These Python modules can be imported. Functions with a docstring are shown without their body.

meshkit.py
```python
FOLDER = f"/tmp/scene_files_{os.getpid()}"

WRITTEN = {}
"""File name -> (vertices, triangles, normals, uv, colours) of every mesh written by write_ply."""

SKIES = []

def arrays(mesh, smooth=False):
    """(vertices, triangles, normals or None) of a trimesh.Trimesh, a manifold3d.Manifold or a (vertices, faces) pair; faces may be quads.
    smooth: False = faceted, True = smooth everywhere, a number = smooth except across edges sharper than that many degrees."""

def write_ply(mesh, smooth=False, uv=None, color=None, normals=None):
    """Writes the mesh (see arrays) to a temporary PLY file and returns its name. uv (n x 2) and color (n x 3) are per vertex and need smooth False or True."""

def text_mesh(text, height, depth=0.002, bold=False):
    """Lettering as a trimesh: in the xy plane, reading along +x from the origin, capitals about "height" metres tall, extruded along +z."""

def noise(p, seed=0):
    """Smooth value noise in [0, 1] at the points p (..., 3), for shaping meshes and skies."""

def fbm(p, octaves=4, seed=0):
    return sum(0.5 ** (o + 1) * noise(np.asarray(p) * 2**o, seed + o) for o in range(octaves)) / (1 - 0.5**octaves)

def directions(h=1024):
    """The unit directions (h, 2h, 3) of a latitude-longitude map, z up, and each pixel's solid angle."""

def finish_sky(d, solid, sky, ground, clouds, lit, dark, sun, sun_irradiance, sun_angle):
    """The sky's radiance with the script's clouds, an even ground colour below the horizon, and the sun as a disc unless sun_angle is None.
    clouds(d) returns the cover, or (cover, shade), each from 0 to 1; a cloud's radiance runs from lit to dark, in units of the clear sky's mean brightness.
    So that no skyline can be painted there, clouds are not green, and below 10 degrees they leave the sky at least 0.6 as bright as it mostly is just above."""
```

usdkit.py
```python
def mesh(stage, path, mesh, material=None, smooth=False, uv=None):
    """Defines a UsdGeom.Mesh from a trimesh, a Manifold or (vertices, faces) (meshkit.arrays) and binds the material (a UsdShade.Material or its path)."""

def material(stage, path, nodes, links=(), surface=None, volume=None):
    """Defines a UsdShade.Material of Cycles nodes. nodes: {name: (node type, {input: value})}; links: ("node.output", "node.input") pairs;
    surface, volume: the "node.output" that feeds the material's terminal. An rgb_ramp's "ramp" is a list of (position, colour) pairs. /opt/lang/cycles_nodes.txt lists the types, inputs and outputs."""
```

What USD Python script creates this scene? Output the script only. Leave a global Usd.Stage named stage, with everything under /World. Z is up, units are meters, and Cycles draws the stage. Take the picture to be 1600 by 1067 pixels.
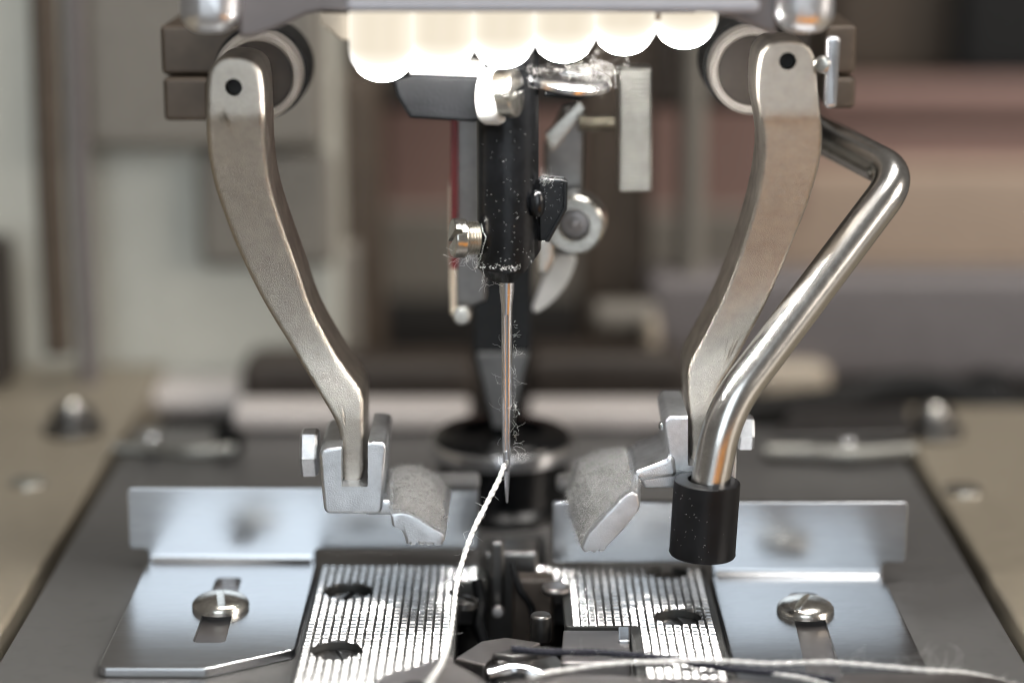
import math, random
import numpy as np, trimesh, usdkit, meshkit
import manifold3d as m3
import mapbox_earcut as earcut
from shapely.geometry import Polygon, Point
from pxr import Usd, UsdGeom, UsdLux, UsdShade, Gf, Sdf, Vt

stage = Usd.Stage.CreateInMemory()
UsdGeom.Xform.Define(stage, '/World')
MM = 0.001
rng = np.random.default_rng(7)
random.seed(7)

# ------------------------------------------------------------------ camera
PITCH, FPX, DH, CZ = math.radians(13.67), 3500.0, 234.2, 88.1
FOCUS = 240.0
cam = UsdGeom.Camera.Define(stage, '/World/camera')
cam.CreateProjectionAttr('perspective')
cam.CreateFocalLengthAttr(50.0)
cam.CreateHorizontalApertureAttr(50.0 * 1600 / FPX)
cam.CreateVerticalApertureAttr(50.0 * 1600 / FPX * 682 / 1024)
cam.CreateFStopAttr(50.0 / 9.0)
cam.CreateFocusDistanceAttr(FOCUS * MM)
cam.CreateClippingRangeAttr(Gf.Vec2f(0.02, 100))
cam.CreateExposureAttr(0.5)
cx = UsdGeom.Xformable(cam)
cx.AddTranslateOp().Set(Gf.Vec3d(0, -DH * MM, CZ * MM))
cx.AddRotateXOp().Set(90 - math.degrees(PITCH))

# ------------------------------------------------------------------ light
def mat(name, nodes, links=(), surface=None, volume=None):
    return usdkit.material(stage, '/World/Looks/' + name, nodes, links, surface, volume)

dome = UsdLux.DomeLight.Define(stage, '/World/room_light')
dm = mat('room_light', {'b': ('background_shader', {'color': (1.0, 0.93, 0.85), 'strength': 0.10})}, surface='b.background')
UsdShade.MaterialBindingAPI.Apply(dome.GetPrim()).Bind(dm)
dome.GetPrim().SetCustomDataByKey('kind', 'structure')

def rect_light(name, pos, target, w, h, power, color):
    l = UsdLux.RectLight.Define(stage, '/World/' + name)
    l.CreateWidthAttr(w * MM); l.CreateHeightAttr(h * MM)
    l.CreateIntensityAttr(power); l.CreateColorAttr(Gf.Vec3f(*color))
    p, t = np.array(pos, float) * MM, np.array(target, float) * MM
    z = p - t; z /= np.linalg.norm(z)
    x = np.cross([0, 0, 1], z); x /= np.linalg.norm(x); y = np.cross(z, x)
    m = Gf.Matrix4d(*x, 0, *y, 0, *z, 0, *p, 1)
    UsdGeom.Xformable(l).AddTransformOp().Set(m)
    return l

rect_light('window_light', (-60, -900, 350), (-20, 0, 120), 480, 740, 2.1, (0.84, 0.93, 1.0))
rect_light('ceiling_lamp_light', (250, -150, 1300), (0, 40, 0), 900, 500, 5.5, (1.0, 0.96, 0.91))
rect_light('side_lamp_light', (900, -350, 330), (0, 0, 30), 350, 350, 9.0, (1.0, 0.90, 0.80))

# ------------------------------------------------------------------ projection helpers (millimetres)
CP, SP = math.cos(PITCH), math.sin(PITCH)
def ray(px, py):
    u = 533.5 - py
    d = np.array([px - 800.0, FPX * CP + u * SP, -FPX * SP + u * CP])
    return d / d[1]
def P(px, py, y):
    "the point at depth y that appears at the photograph's pixel"
    d = ray(px, py)
    return np.array([d[0] * (DH + y), y, CZ + d[2] * (DH + y)])
def G(px, py, z):
    "the point at height z that appears at the photograph's pixel"
    d = ray(px, py)
    s = (z - CZ) / d[2]
    return np.array([d[0] * s, s - DH, z])
def mmpx(px, py, y):
    return (DH + y) / (FPX * CP + (533.5 - py) * SP)

# ------------------------------------------------------------------ prim helpers
used = {}
def numbered(path):
    k = used.get(path, 0); used[path] = k + 1
    return path if k == 0 else f'{path}_{k:03d}'

def keys(prim, label=None, cat=None, group=None, kind=None):
    for k, v in (('label', label), ('category', cat), ('group', group), ('kind', kind)):
        if v: prim.SetCustomDataByKey(k, v)

class Thing:
    def __init__(s, name, label=None, cat=None, loc=(0, 0, 0), group=None, kind=None):
        s.path = numbered('/World/' + name); s.loc = np.array(loc, float)
        x = UsdGeom.Xform.Define(stage, s.path)
        x.AddTranslateOp().Set(Gf.Vec3d(*(s.loc * MM)))
        s.prim = x.GetPrim(); keys(s.prim, label, cat, group, kind)
    def part(s, name, mesh, m, smooth=35, parent=None, label=None, kind=None):
        path = numbered((parent or s.path) + '/' + name)
        v, f, n = meshkit.arrays(mesh, smooth)
        pm = usdkit.mesh(stage, path, ((v - s.loc) * MM, f), m, False)
        if n is not None:
            pm.CreateNormalsAttr(Vt.Vec3fArray.FromNumpy(n.astype(np.float32))); pm.SetNormalsInterpolation('vertex')
        keys(pm.GetPrim(), label, None, None, kind)
        return path
    def hairs(s, name, curves, width, m, parent=None, label=None):
        path = numbered((parent or s.path) + '/' + name)
        make_hairs(path, curves, width, m, s.loc, label)
        return path

def make_hairs(path, curves, width, m, loc=(0, 0, 0), label=None, cat=None):
    c = UsdGeom.BasisCurves.Define(stage, path)
    c.CreateTypeAttr('linear')
    pts = (np.vstack(curves) - np.array(loc)) * MM
    c.CreatePointsAttr(Vt.Vec3fArray.FromNumpy(pts.astype(np.float32)))
    c.CreateCurveVertexCountsAttr(Vt.IntArray([len(k) for k in curves]))
    w = np.full(len(pts), width * MM, np.float32)
    c.CreateWidthsAttr(Vt.FloatArray.FromNumpy(w)); c.SetWidthsInterpolation('vertex')
    UsdShade.MaterialBindingAPI.Apply(c.GetPrim()).Bind(m)
    keys(c.GetPrim(), label, cat, None, 'stuff')

def solo(name, mesh, m, label=None, cat=None, smooth=35, group=None, kind=None):
    v, f, n = meshkit.arrays(mesh, smooth)
    path = numbered('/World/' + name)
    loc = np.array([*(v.min(0) + v.max(0))[:2] / 2, v[:, 2].min()])
    pm = usdkit.mesh(stage, path, ((v - loc) * MM, f), m, False)
    UsdGeom.Xformable(pm).AddTranslateOp().Set(Gf.Vec3d(*(loc * MM)))
    if n is not None:
        pm.CreateNormalsAttr(Vt.Vec3fArray.FromNumpy(n.astype(np.float32))); pm.SetNormalsInterpolation('vertex')
    keys(pm.GetPrim(), label, cat, group, kind)
    return path

# ------------------------------------------------------------------ mesh helpers
def cat_(*ms):
    ms = [tm(m) for m in ms]
    return trimesh.util.concatenate(ms)
def tm(m):
    if isinstance(m, trimesh.Trimesh): return m
    v, f, _ = meshkit.arrays(m); return trimesh.Trimesh(v, f, process=False)
def man(m):
    m = tm(m).copy()
    for merge in (False, True):
        if merge: m.merge_vertices()
        r = m3.Manifold(m3.Mesh(np.asarray(m.vertices, np.float32), np.asarray(m.faces, np.uint32)))
        if r.status() == m3.Error.NoError: return r
    raise ValueError(str(r.status()))

def box(x0, x1, y0, y1, z0, z1, b=0.3):
    c = np.array([[x, y, z] for x in (x0 + b, x1 - b) for y in (y0 + b, y1 - b) for z in (z0 + b, z1 - b)])
    s = trimesh.creation.icosphere(1, b).vertices
    pts = (c[:, None] + s[None]).reshape(-1, 3)
    return trimesh.Trimesh(pts).convex_hull

def ring_outline(pts, r=0.0, step=0.6, chaikin=0):
    p = np.array(pts, float)
    for _ in range(chaikin):
        q = np.roll(p, -1, 0)
        p = np.stack([0.75 * p + 0.25 * q, 0.25 * p + 0.75 * q], 1).reshape(-1, 2)
    g = Polygon(p)
    if not g.is_valid: g = g.buffer(0)
    if r > 0:
        g = g.buffer(-r, 8).buffer(2 * r, 8).buffer(-r, 8)
        if g.geom_type != 'Polygon': g = max(g.geoms, key=lambda t: t.area)
    g = g.simplify(2e-3)
    c = np.array(g.exterior.coords)[:-1]
    if Polygon(c).exterior.is_ccw is False: c = c[::-1]
    out = c
    keep = np.linalg.norm(out - np.roll(out, 1, 0), axis=1) > 1e-4
    return out[keep]

def inset(o, b):
    if b == 0: return o
    e = np.roll(o, -1, 0) - o
    n = np.stack([e[:, 1], -e[:, 0]], 1); n /= np.linalg.norm(n, axis=1, keepdims=True)
    vn = n + np.roll(n, 1, 0)
    l = np.linalg.norm(vn, axis=1, keepdims=True)
    vn = vn / np.maximum(l, 1e-9)
    return o - vn * b

def extrude(o, depth, b=0.3, seg=3):
    "outline o (n x 2, ccw), from t = 0 to depth with rounded rims: (vertices (u, v, t), faces)"
    n = len(o); rings = []
    while b > .02 and not (Polygon(inset(o, b)).is_valid and len(np.unique(np.round(inset(o, b), 4), axis=0)) == n): b *= .85
    for k in range(seg + 1):
        a = math.pi / 2 * k / seg
        rings.append((b * (1 - math.sin(a)), b * (1 - math.cos(a))))
    rings = rings + [(i, depth - t) for i, t in rings[::-1]]
    if b == 0: rings = [(0, 0), (0, depth)]
    v = np.vstack([np.hstack([inset(o, i), np.full((n, 1), t)]) for i, t in rings])
    f = []
    i = np.arange(n); j = (i + 1) % n
    for k in range(len(rings) - 1):
        a, c = k * n, (k + 1) * n
        f.append(np.stack([a + i, a + j, c + j], 1)); f.append(np.stack([a + i, c + j, c + i], 1))
    cap = earcut.triangulate_float64(np.ascontiguousarray(v[:n, :2]), np.array([n], np.uint32)).reshape(-1, 3).astype(int)
    A = v[cap]
    e1, e2 = A[:, 1, :2] - A[:, 0, :2], A[:, 2, :2] - A[:, 0, :2]
    area = e1[:, 0] * e2[:, 1] - e1[:, 1] * e2[:, 0]
    cap = np.where(area[:, None] > 0, cap, cap[:, ::-1])
    f.append(cap[:, ::-1]); f.append(cap + (len(rings) - 1) * n)
    return v, np.vstack(f)

def front(px, y, depth, b=0.3, r=0.3, chaikin=0, step=0.6):
    "a solid whose front is an outline in photograph pixels at depth y (a number, or a function of the row), running depth mm away from the viewer"
    yf = y if callable(y) else (lambda row: y)
    k = mmpx(px[0][0], px[0][1], yf(px[0][1]))
    o = ring_outline([(a * k, -c * k) for a, c in px], r, step, chaikin)
    v, f = extrude(o, depth, b)
    if callable(y):
        mm = man((v, f)).refine_to_length(.8).to_mesh()
        v, f = np.asarray(mm.vert_properties[:, :3], float), np.asarray(mm.tri_verts)
    w = []
    for u, q, t in v:
        row = -q / k
        p = P(u / k, row, yf(row)); p[1] += t
        w.append(p)
    m = trimesh.Trimesh(np.array(w), f, process=False)
    if m.volume < 0: m.invert()
    return m

def top(xy, z0, z1, b=0.2, r=0.4, chaikin=0, step=1.0):
    o = ring_outline(xy, r, step, chaikin)
    v, f = extrude(o, z1 - z0, b)
    v = v + [0, 0, z0]
    m = trimesh.Trimesh(v, f, process=False)
    if m.volume < 0: m.invert()
    return m

def frame_of(d):
    d = np.array(d, float); d /= np.linalg.norm(d)
    u = np.cross(d, [0, 0, 1] if abs(d[2]) < 0.9 else [0, 1, 0]); u /= np.linalg.norm(u)
    return u, np.cross(d, u), d

def lathe(profile, at, d=(0, 0, 1), n=48):
    "profile: (radius, height along d)"
    u, w, d = frame_of(d); pr = np.array(profile, float)
    a = np.linspace(0, 2 * math.pi, n, endpoint=False)
    v = np.array([np.array(at) + d * h + (u * math.cos(t) + w * math.sin(t)) * r for r, h in pr for t in a])
    f = []
    i = np.arange(n); j = (i + 1) % n
    for k in range(len(pr) - 1):
        f.append(np.stack([k * n + i, k * n + j, (k + 1) * n + j], 1)); f.append(np.stack([k * n + i, (k + 1) * n + j, (k + 1) * n + i], 1))
    m = trimesh.Trimesh(v, np.vstack(f), process=False); m.merge_vertices()
    m.update_faces(m.nondegenerate_faces())
    if m.volume < 0: m.invert()
    return m

def rod_profile(r, h, b):
    s = [(r - b + b * math.sin(t), b - b * math.cos(t)) for t in np.linspace(0, math.pi / 2, 4)]
    return [(0, 0)] + s + [(a, h - c) for a, c in s[::-1]] + [(0, h)]

def cyl(at, d, r, h, b=0.15, n=48):
    return lathe(rod_profile(r, h, min(b, r * .9, h * .45)), at, d, n)

def hexa(at, d, r, h):
    return lathe([(0, 0), (r * .92, 0), (r, h * .15), (r, h * .85), (r * .88, h), (0, h)], at, d, 6)

def spline(pts, n=12):
    p = np.array(pts, float); p = np.vstack([2 * p[0] - p[1], p, 2 * p[-1] - p[-2]])
    out = []
    for k in range(1, len(p) - 2):
        for t in np.linspace(0, 1, n, endpoint=False):
            a, b, c, d = p[k - 1:k + 3]
            out.append(0.5 * (2 * b + (c - a) * t + (2 * a - 5 * b + 4 * c - d) * t * t + (3 * b - a - 3 * c + d) * t ** 3))
    out.append(p[-2]); return np.array(out)

def fillet(pts, radii, n=14):
    p = np.array(pts, float); out = [p[0]]
    for k in range(1, len(p) - 1):
        a, b = p[k - 1] - p[k], p[k + 1] - p[k]
        la, lb = np.linalg.norm(a), np.linalg.norm(b); a /= la; b /= lb
        ang = math.acos(np.clip(a @ b, -1, 1)); t = min(radii[k - 1] / math.tan(ang / 2), la * .48, lb * .48)
        s, e = p[k] + a * t, p[k] + b * t
        for q in np.linspace(0, 1, n): out.append((1 - q) ** 2 * s + 2 * q * (1 - q) * p[k] + q * q * e)
    out.append(p[-1]); return np.array(out)

def tube(path, r, n=20, caps=True):
    p = np.array(path, float); m = len(p)
    r = np.full(m, r) if np.ndim(r) == 0 else np.asarray(r)
    t = np.gradient(p, axis=0); t /= np.linalg.norm(t, axis=1, keepdims=True)
    u = np.cross(t[0], [0.3, 0.2, 0.9]); u /= np.linalg.norm(u)
    v, a = [], np.linspace(0, 2 * math.pi, n, endpoint=False)
    for k in range(m):
        u = u - t[k] * (u @ t[k]); u /= np.linalg.norm(u); w = np.cross(t[k], u)
        v.append(p[k] + r[k] * (np.cos(a)[:, None] * u + np.sin(a)[:, None] * w))
    v = np.vstack(v); f = []
    i = np.arange(n); j = (i + 1) % n
    for k in range(m - 1):
        f.append(np.stack([k * n + i, k * n + j, (k + 1) * n + j], 1)); f.append(np.stack([k * n + i, (k + 1) * n + j, (k + 1) * n + i], 1))
    if caps:
        v = np.vstack([v, p[0], p[-1]]); c0, c1 = len(v) - 2, len(v) - 1
        f.append(np.stack([j, i, np.full(n, c0)], 1)); f.append(np.stack([(m - 1) * n + i, (m - 1) * n + j, np.full(n, c1)], 1))
    x = trimesh.Trimesh(v, np.vstack(f), process=False)
    if x.volume < 0: x.invert()
    return x

def plies(path, r, twist, count=2, n=8, fray=None):
    "a twisted thread: count tubes round the path; twist in mm per turn"
    p = np.array(path, float)
    d = np.r_[0, np.cumsum(np.linalg.norm(np.diff(p, axis=0), axis=1))]
    s = np.arange(0, d[-1], 0.12); q = np.stack([np.interp(s, d, p[:, k]) for k in range(3)], 1)
    t = np.gradient(q, axis=0); t /= np.linalg.norm(t, axis=1, keepdims=True)
    u = np.cross(t, [0.31, 0.22, 0.9]); u /= np.linalg.norm(u, axis=1, keepdims=True); w = np.cross(t, u)
    out = []
    rr = r * 0.70
    for k in range(count):
        a = 2 * math.pi * (s / twist + k / count) + 0.5 * np.sin(s / 3)
        off = (r - rr) * (1 if fray is None else fray(s / s[-1]))
        out.append(tube(q + (np.cos(a)[:, None] * u + np.sin(a)[:, None] * w) * np.reshape(off, (-1, 1)), rr * (1 + 0.08 * np.sin(s * 1.7 + k)), n))
    return cat_(*out), q

def wisp(p, d, length, curl=0.5, n=8):
    "one loose fibre from p heading along d"
    pts = [np.array(p, float)]; d = np.array(d, float); d /= np.linalg.norm(d)
    bend = rng.normal(0, curl, 3)
    for _ in range(n - 1):
        d = d + bend / n * 2.2 + rng.normal(0, curl * .22, 3); d /= np.linalg.norm(d)
        pts.append(pts[-1] + d * length / n)
    return np.array(pts)

def fuzz(path, r, count, length, curl=0.9, up=(0, 0, 0)):
    out = []
    p = np.array(path)
    for _ in range(count):
        k = rng.integers(1, len(p) - 1); t = p[k + 1] - p[k - 1]; t /= np.linalg.norm(t)
        a = rng.normal(0, 1, 3) + np.array(up); a -= t * (a @ t); a /= np.linalg.norm(a)
        out.append(wisp(p[k] + a * r * .8, a + t * rng.normal(0, .9), length * rng.uniform(.3, 1.3), curl))
    return out

# ------------------------------------------------------------------ materials
def metal(name, color, rough, grain=0.0, gscale=3.0, var=0.08, rvar=0.035, metallic=1.0, stretch=(1, 1, 1), coat=0.0, spec=0.5, dirt=None):
    c = np.array(color, float)
    lo, hi = c * (1 - var), np.minimum(c * (1 + var), 0.98)
    nodes = {'g': ('geometry', {}), 'mp': ('mapping', {'scale': tuple(1000.0 * s for s in stretch)}),
             'n': ('noise_texture', {'scale': 0.35, 'detail': 5.0, 'roughness': 0.6}),
             'r': ('rgb_ramp', {'ramp': [(0.3, tuple(lo)), (0.7, tuple(hi))]}),
             'rr': ('rgb_ramp', {'ramp': [(0.3, (max(rough - rvar, .02),) * 3), (0.7, (rough + rvar,) * 3)]}),
             'n2': ('noise_texture', {'scale': gscale, 'detail': 3.0}),
             'p': ('principled_bsdf', {'metallic': metallic, 'coat_weight': coat, 'specular_ior_level': spec})}
    links = [('g.position', 'mp.vector'), ('mp.vector', 'n.vector'), ('n.fac', 'r.fac'), ('n.fac', 'rr.fac'), ('r.color', 'p.base_color'), ('rr.color', 'p.roughness'), ('mp.vector', 'n2.vector')]
    if grain > 0:
        nodes['b'] = ('bump', {'strength': grain, 'distance': 0.0001})
        links += [('n2.fac', 'b.height'), ('b.normal', 'p.normal')]
    return mat(name, nodes, links, 'p.BSDF')

M = {}
M['cast'] = metal('cast_nickel', (0.52, 0.48, 0.425), 0.31, grain=0.65, gscale=9, var=0.02, rvar=.03)
M['alu'] = metal('satin_aluminium', (0.72, 0.74, 0.77), 0.36, grain=0.45, gscale=6.0, var=0.08)
M['rod'] = metal('brushed_steel', (0.66, 0.65, 0.63), 0.22, grain=0.10, gscale=9, var=.03, rvar=.02)
M['plate'] = metal('sheet_steel', (0.54, 0.555, 0.575), 0.24, grain=0.05, gscale=5, var=0.03, rvar=.015, stretch=(.15, 1, 1))
M['teeth'] = metal('tooth_steel', (0.86, 0.86, 0.86), 0.25, grain=0.1, var=.06)
M['feed'] = metal('feed_plate_steel', (0.13, 0.13, 0.125), 0.6, var=.1)
M['chrome'] = metal('chrome', (0.82, 0.83, 0.86), 0.2, var=.04, rvar=.03)
M['post'] = metal('satin_chrome', (0.90, 0.91, 0.94), 0.34, var=.03, rvar=.03)
M['nickel'] = metal('nickel_screw', (0.68, 0.66, 0.61), 0.22, grain=.15, gscale=5, var=.12)
M['darksteel'] = metal('dark_steel', (0.20, 0.195, 0.19), 0.36, grain=.15, gscale=4)
M['knurl'] = metal('knurled_nickel', (0.32, 0.315, 0.29), 0.38, grain=.6, gscale=4, var=.15)
M['hardsteel'] = metal('grey_hardened_steel', (0.30, 0.28, 0.275), 0.42, grain=.1, gscale=4)
M['needle'] = metal('needle_steel', (0.70, 0.72, 0.77), 0.2, var=.05)
M['black'] = metal('black_enamel', (0.002, 0.0022, 0.0026), 0.2, metallic=0, coat=.0, spec=.45, var=.2, rvar=.04)
M['blackmatt'] = metal('black_matt_metal', (0.004, 0.0043, 0.005), 0.55, metallic=0, var=.3, grain=.3, gscale=3, spec=.12)
M['rubber'] = metal('black_rubber', (0.008, 0.008, 0.009), 0.4, metallic=0, var=.3, grain=.12, gscale=5, spec=.25)
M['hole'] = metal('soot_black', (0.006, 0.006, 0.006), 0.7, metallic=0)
M['bed'] = metal('bed_grey', (0.145, 0.142, 0.14), 0.38, metallic=.3, var=.06, grain=.05, gscale=4)
M['table'] = metal('khaki_enamel', (0.27, 0.235, 0.18), 0.45, metallic=0, var=.07)
M['frame'] = metal('grey_green_enamel', (0.58, 0.58, 0.52), 0.45, metallic=0, var=.05)
M['frame2'] = metal('taupe_enamel', (0.24, 0.22, 0.19), 0.5, metallic=0, var=.08)
M['brown'] = metal('brown_metal', (0.10, 0.075, 0.055), 0.45, metallic=.2, var=.2)
M['darkbrown'] = metal('dark_brown', (0.042, 0.032, 0.025), 0.55, metallic=0, var=.25)
M['white'] = metal('white_enamel', (0.62, 0.58, 0.56), 0.4, metallic=0, var=.05)
M['cream'] = metal('cream_plastic', (0.50, 0.43, 0.34), 0.4, metallic=0, var=.05)
M['mauve'] = metal('mauve_grey_enamel', (0.20, 0.18, 0.18), 0.4, metallic=.2, var=.05)
M['lip'] = metal('pale_grey_enamel', (0.46, 0.46, 0.50), 0.4, metallic=.2, var=.05)
M['red'] = metal('red_enamel', (0.14, 0.012, 0.014), 0.4, metallic=0)
M['pink'] = metal('pink_cloth', (0.29, 0.185, 0.16), 0.8, metallic=0, var=.1)
M['tan'] = metal('tan_board', (0.52, 0.40, 0.31), 0.8, metallic=0, var=.1)
M['greybox'] = metal('grey_mauve_plastic', (0.20, 0.18, 0.18), 0.5, metallic=0, var=.08)
M['greytable'] = metal('grey_laminate', (0.16, 0.155, 0.15), 0.5, metallic=0, var=.1)
M['wood'] = metal('orange_wood', (0.95, 0.36, 0.06), 0.5, metallic=0, var=.2)
M['rim'] = metal('taupe_ring', (0.34, 0.31, 0.28), 0.45, metallic=0, var=.05)
M['pale'] = metal('pale_nylon', (0.70, 0.70, 0.68), 0.45, metallic=0, var=.05)

def fibre(name, color):
    return mat(name, {'d': ('principled_bsdf', {'base_color': color, 'roughness': 0.8, 'sheen_weight': .2})}, surface='d.BSDF')
M['thread'] = fibre('white_cotton', (0.82, 0.82, 0.80))
M['navy'] = fibre('navy_cord', (0.008, 0.009, 0.020))
M['lint'] = fibre('grey_lint', (0.30, 0.295, 0.29))
M['fluff'] = fibre('white_fluff', (0.80, 0.80, 0.78))
M['dustlint'] = fibre('dusty_lint', (0.26, 0.25, 0.235))
M['lintbase'] = metal('felted_lint', (0.17, 0.168, 0.165), 0.95, metallic=0, var=.2, grain=.6, gscale=6, spec=.1)

# glowing lamp lenses: brightest where they face down, cream and dim round the side
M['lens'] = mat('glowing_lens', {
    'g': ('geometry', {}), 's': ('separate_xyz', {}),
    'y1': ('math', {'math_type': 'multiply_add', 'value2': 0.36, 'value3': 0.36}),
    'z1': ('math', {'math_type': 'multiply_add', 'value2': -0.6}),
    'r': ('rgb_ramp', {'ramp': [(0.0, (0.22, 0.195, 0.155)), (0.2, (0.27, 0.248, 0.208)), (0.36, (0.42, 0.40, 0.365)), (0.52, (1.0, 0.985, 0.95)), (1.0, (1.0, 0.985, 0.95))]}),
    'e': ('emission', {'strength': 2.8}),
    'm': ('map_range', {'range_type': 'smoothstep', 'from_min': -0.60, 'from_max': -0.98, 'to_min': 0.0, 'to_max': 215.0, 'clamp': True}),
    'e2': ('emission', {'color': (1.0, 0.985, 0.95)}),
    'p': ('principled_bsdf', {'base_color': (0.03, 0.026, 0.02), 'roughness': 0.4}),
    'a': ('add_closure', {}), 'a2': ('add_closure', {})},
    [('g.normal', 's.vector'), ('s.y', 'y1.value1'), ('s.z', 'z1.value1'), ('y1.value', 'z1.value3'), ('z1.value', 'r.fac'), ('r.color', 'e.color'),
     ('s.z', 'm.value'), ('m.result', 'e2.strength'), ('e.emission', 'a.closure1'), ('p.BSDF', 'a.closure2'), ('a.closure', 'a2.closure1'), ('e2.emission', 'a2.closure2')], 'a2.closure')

# ================================================================== SETTING
# bed plate with its throat opening
bed = man(trimesh.creation.box(bounds=[[-53.6, -95, -6], [53.6, 76, 0]]))
bed -= man(trimesh.creation.box(bounds=[[-6.3, -32, -9], [6.3, 13, 3]]))
bed -= man(trimesh.creation.box(bounds=[[-3.6, 12, -9], [4.0, 27, 3]]))
bt = Thing('machine_bed', 'dark grey flat bed plate under the clamps, between the two khaki tops', 'bed plate', (0, 0, -6))
bt.part('plate', bed, M['bed'], False)
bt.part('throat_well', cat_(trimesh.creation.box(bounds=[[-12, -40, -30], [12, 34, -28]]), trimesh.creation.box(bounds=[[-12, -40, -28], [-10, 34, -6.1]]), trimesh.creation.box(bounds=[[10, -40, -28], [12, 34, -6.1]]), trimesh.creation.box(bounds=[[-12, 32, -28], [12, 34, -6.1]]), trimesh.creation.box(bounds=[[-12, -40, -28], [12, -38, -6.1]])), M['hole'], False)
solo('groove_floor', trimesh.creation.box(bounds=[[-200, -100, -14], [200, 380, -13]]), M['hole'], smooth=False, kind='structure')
# khaki tops either side, and the tabletop they stand on
for s, w in ((-1, 'left of the dark grey bed plate'), (1, 'right of the dark grey bed plate')):
    x0, x1 = (-170, -55.6) if s < 0 else (55.6, 170)
    solo('machine_top', box(x0, x1, -100, 113 if s < 0 else 88, -14, 0, .8), M['table'], f'khaki painted machine top {w}', 'machine top')
solo('table', trimesh.creation.box(bounds=[[-700, -700, -60], [700, 420, -40]]), M['greytable'], smooth=False, kind='structure')
solo('wooden_board', box(22, 80, -118, -48, .3, 3.2, .5), M['wood'], 'orange wooden board lying on the bed in front of the right cloth plate', 'board')

# ================================================================== BACKGROUND, far to near
Y = 385
solo('backdrop_wall', trimesh.creation.box(bounds=[[-420, Y, -40], [420, Y + 5, 330]]), M['darkbrown'], smooth=False, kind='structure')

def slab(px0, px1, py0, py1, y, depth, b=1.0):
    "an upright box whose front face spans the pixels"
    a, c = P(px0, py1, y), P(px1, py0, y)
    return box(a[0], c[0], y, y + depth, a[2], c[2], b)

# right hand background
solo('folded_cloth', cat_(slab(1255, 1900, 128, 196, 258, 8, 3), slab(1150, 1900, 214, 262, 255, 8, 3)), M['pink'], 'folded pink cloth stacked on the tan board, upper right', 'cloth')
solo('tan_board', slab(1000, 1950, 262, 432, 250, 10, 2), M['tan'], 'tan board between pink cloth and grey tray at right', 'board')
solo('grey_tray', slab(1010, 1950, 433, 596, 116, 12, 2), M['greybox'], 'mauve grey tray under the tan board at right', 'tray')
solo('black_case', slab(1490, 1900, -150, 132, 300, 40, 3), M['hole'], 'black case in the dark upper right corner', 'case')
solo('brown_panel', slab(1290, 1500, -120, 130, 310, 20, 3), M['brown'], 'brown panel in the dark behind the pink cloth, beside the black case', 'panel')
solo('pink_board', slab(600, 1260, 150, 340, 225, 12, 1), M['pink'], 'pink board seen in the gaps between the dark columns', 'board')
solo('taupe_board', slab(580, 1180, 330, 560, 222, 12, 1), M['frame2'], 'taupe board low behind the dark columns', 'board')

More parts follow.
